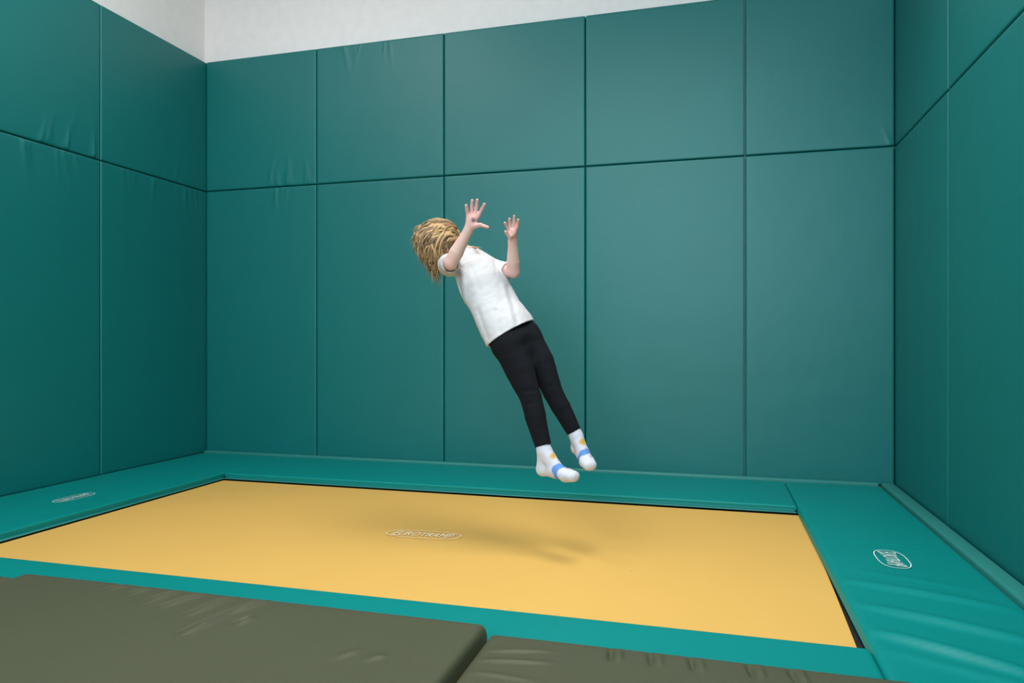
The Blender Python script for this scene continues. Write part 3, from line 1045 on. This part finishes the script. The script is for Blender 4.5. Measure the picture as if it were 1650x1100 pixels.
# ---- hair: wavy locks over a scalp cap
def hair():
    R = np.array([.076, .092, .090])
    cen = HC - hf * .004
    ax = np.stack([hl, hf, hu], -1)
    Vs, Fs, Cs = [], [], []
    base = 0
    sub = Field(HC - .13, HC + .13, .005)
    sub.ell(cen, hl, hf, hu, tuple(R), .01)
    sub.ell(cen - hf * .035 - hu * .05, hl, hf, hu, (.06, .05, .055), .02)
    # keep the face free
    sub.sub(lambda P: ell_d(P, HC + hf * .085 - hu * .045, hl, hf, hu, (.062, .045, .075)), HC - .14, HC + .14, .01)
    V, Q = surface_nets(sub.F, sub.lo, sub.h)
    Vs.append(V); Fs += [tuple(q) for q in Q.tolist()]
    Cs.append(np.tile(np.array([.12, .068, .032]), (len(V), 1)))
    base = len(V)
    r = np.random.default_rng(12)
    sides = 5
    def lock(p, n, flow1, flow2, L, rad, lift, wa_, wl, tint, stop=None, switch=.5, cling=True):
        nonlocal base
        steps = 24
        ph = r.uniform(0, 6.28)
        dirn = nrm(flow1 - n * (flow1 @ n) + n * .04)
        ds = L / steps
        q, pts = p.copy(), []
        for k in range(steps + 1):
            w_side = nrm(np.cross(dirn, n) + 1e-6)
            env = min(1, k / 6)
            pts.append(q + w_side * wa_ * math.sin(ph + k * ds / wl * 6.28) * env + n * wa_ * .5 * math.cos(ph * 1.7 + k * ds / wl * 5.1) * env)
            f = k / steps
            w = np.clip((f - switch + .25) / .5, 0, 1)
            tgt = nrm(flow1 * (1 - w) + flow2 * w)
            dirn = nrm(dirn * .70 + tgt * .30)
            q = q + dirn * ds
            if cling:
                l = ax.T @ (q - cen)
                k0 = np.linalg.norm(l / (R + lift))
                if k0 < 1:
                    q = cen + ax @ (l / k0)
                    n = nrm(ax @ (l / R / R))
                    dirn = nrm(dirn - n * min(0, dirn @ n))
        pts = np.array(pts)
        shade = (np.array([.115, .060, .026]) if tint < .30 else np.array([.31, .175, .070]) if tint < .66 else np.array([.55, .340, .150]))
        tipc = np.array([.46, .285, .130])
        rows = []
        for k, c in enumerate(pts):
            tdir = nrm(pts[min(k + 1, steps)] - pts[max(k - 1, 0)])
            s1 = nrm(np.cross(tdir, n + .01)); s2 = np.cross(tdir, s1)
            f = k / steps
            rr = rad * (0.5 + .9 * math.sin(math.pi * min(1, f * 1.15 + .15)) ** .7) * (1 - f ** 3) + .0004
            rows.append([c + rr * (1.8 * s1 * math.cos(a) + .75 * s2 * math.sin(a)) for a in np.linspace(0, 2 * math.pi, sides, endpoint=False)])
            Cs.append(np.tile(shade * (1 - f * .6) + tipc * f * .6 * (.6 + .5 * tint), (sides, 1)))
        V = np.array(rows).reshape(-1, 3)
        Vs.append(V)
        for k in range(steps):
            for a in range(sides):
                b = (a + 1) % sides
                Fs.append((base + k * sides + a, base + k * sides + b, base + (k + 1) * sides + b, base + (k + 1) * sides + a))
        base += len(V)
    count = 0
    while count < 900:
        u = nrm(r.normal(size=3))
        if u[1] > .62 and u[2] < .55: continue       # face
        if u[2] < -.92: continue
        p = cen + ax @ (u * R)
        n = nrm(ax @ (u / R))
        side = float((p - cen) @ A) / .09            # -1 back edge .. 1 face edge
        high = float((p - cen) @ Zu) / .09
        L = .115 + .055 * side + .03 * high + r.uniform(-.02, .035)
        f1 = nrm(-A - (.10 + .35 * r.uniform()) * Zu + .12 * r.normal(size=3))
        f2 = nrm((.10 + .25 * r.uniform()) * A - Zu + .10 * r.normal(size=3))
        rad = r.uniform(.0017, .0038)
        if count > 800: rad = r.uniform(.0008, .0014)
        lock(p, n, f1, f2, max(L, .06), rad, r.uniform(.003, .016), r.uniform(.003, .007), r.uniform(.07, .12), r.uniform(), switch=.42 - .25 * side * 0)
        count += 1
    # hanging bunch behind the shoulder
    for q in range(70):
        p = HC + A * r.uniform(-.070, -.005) - Zu * r.uniform(.02, .07) - Fd * r.uniform(-.03, .06)
        n = nrm(p - cen)
        lock(p, n, nrm(-.25 * A - Zu), nrm(.30 * A - Zu + .15 * r.normal(size=3)), r.uniform(.10, .165), r.uniform(.002, .0042), .004, r.uniform(.004, .009), r.uniform(.05, .08), r.uniform(), switch=.4)
    # curls sprung out at the back of the crown, tips blown forward over the collar
    for q in range(10):
        p = HC - A * r.uniform(.070, .088) + Zu * r.uniform(-.01, .04) - Fd * r.uniform(-.02, .04)
        lock(p, nrm(-A), nrm(-.5 * A - .9 * Zu), nrm(.8 * A - .5 * Zu), r.uniform(.09, .14), r.uniform(.0012, .003), .004, .003, .09, r.uniform(.3, 1), switch=.45, cling=False)
    for q in range(26):
        p = HC + A * r.uniform(.045, .075) - Zu * r.uniform(.02, .055) - Fd * r.uniform(.0, .04)
        tip = J['tip_a'] + A * r.uniform(-.005, .035) + Zu * r.uniform(-.035, .005) + Fd * r.uniform(-.02, .01)
        go = tip - p
        lock(p, nrm(-Fd + .3 * A), nrm(go), nrm(nrm(go) + .6 * A - .2 * Zu + .25 * r.normal(size=3)), np.linalg.norm(go) * r.uniform(.95, 1.25), r.uniform(.0012, .003), .004, .004, .06, r.uniform(.5, 1), switch=.7, cling=False)
    me = mesh_from('hair', np.concatenate(Vs), Fs)
    paint(me, 'tone', np.concatenate(Cs))
    return me
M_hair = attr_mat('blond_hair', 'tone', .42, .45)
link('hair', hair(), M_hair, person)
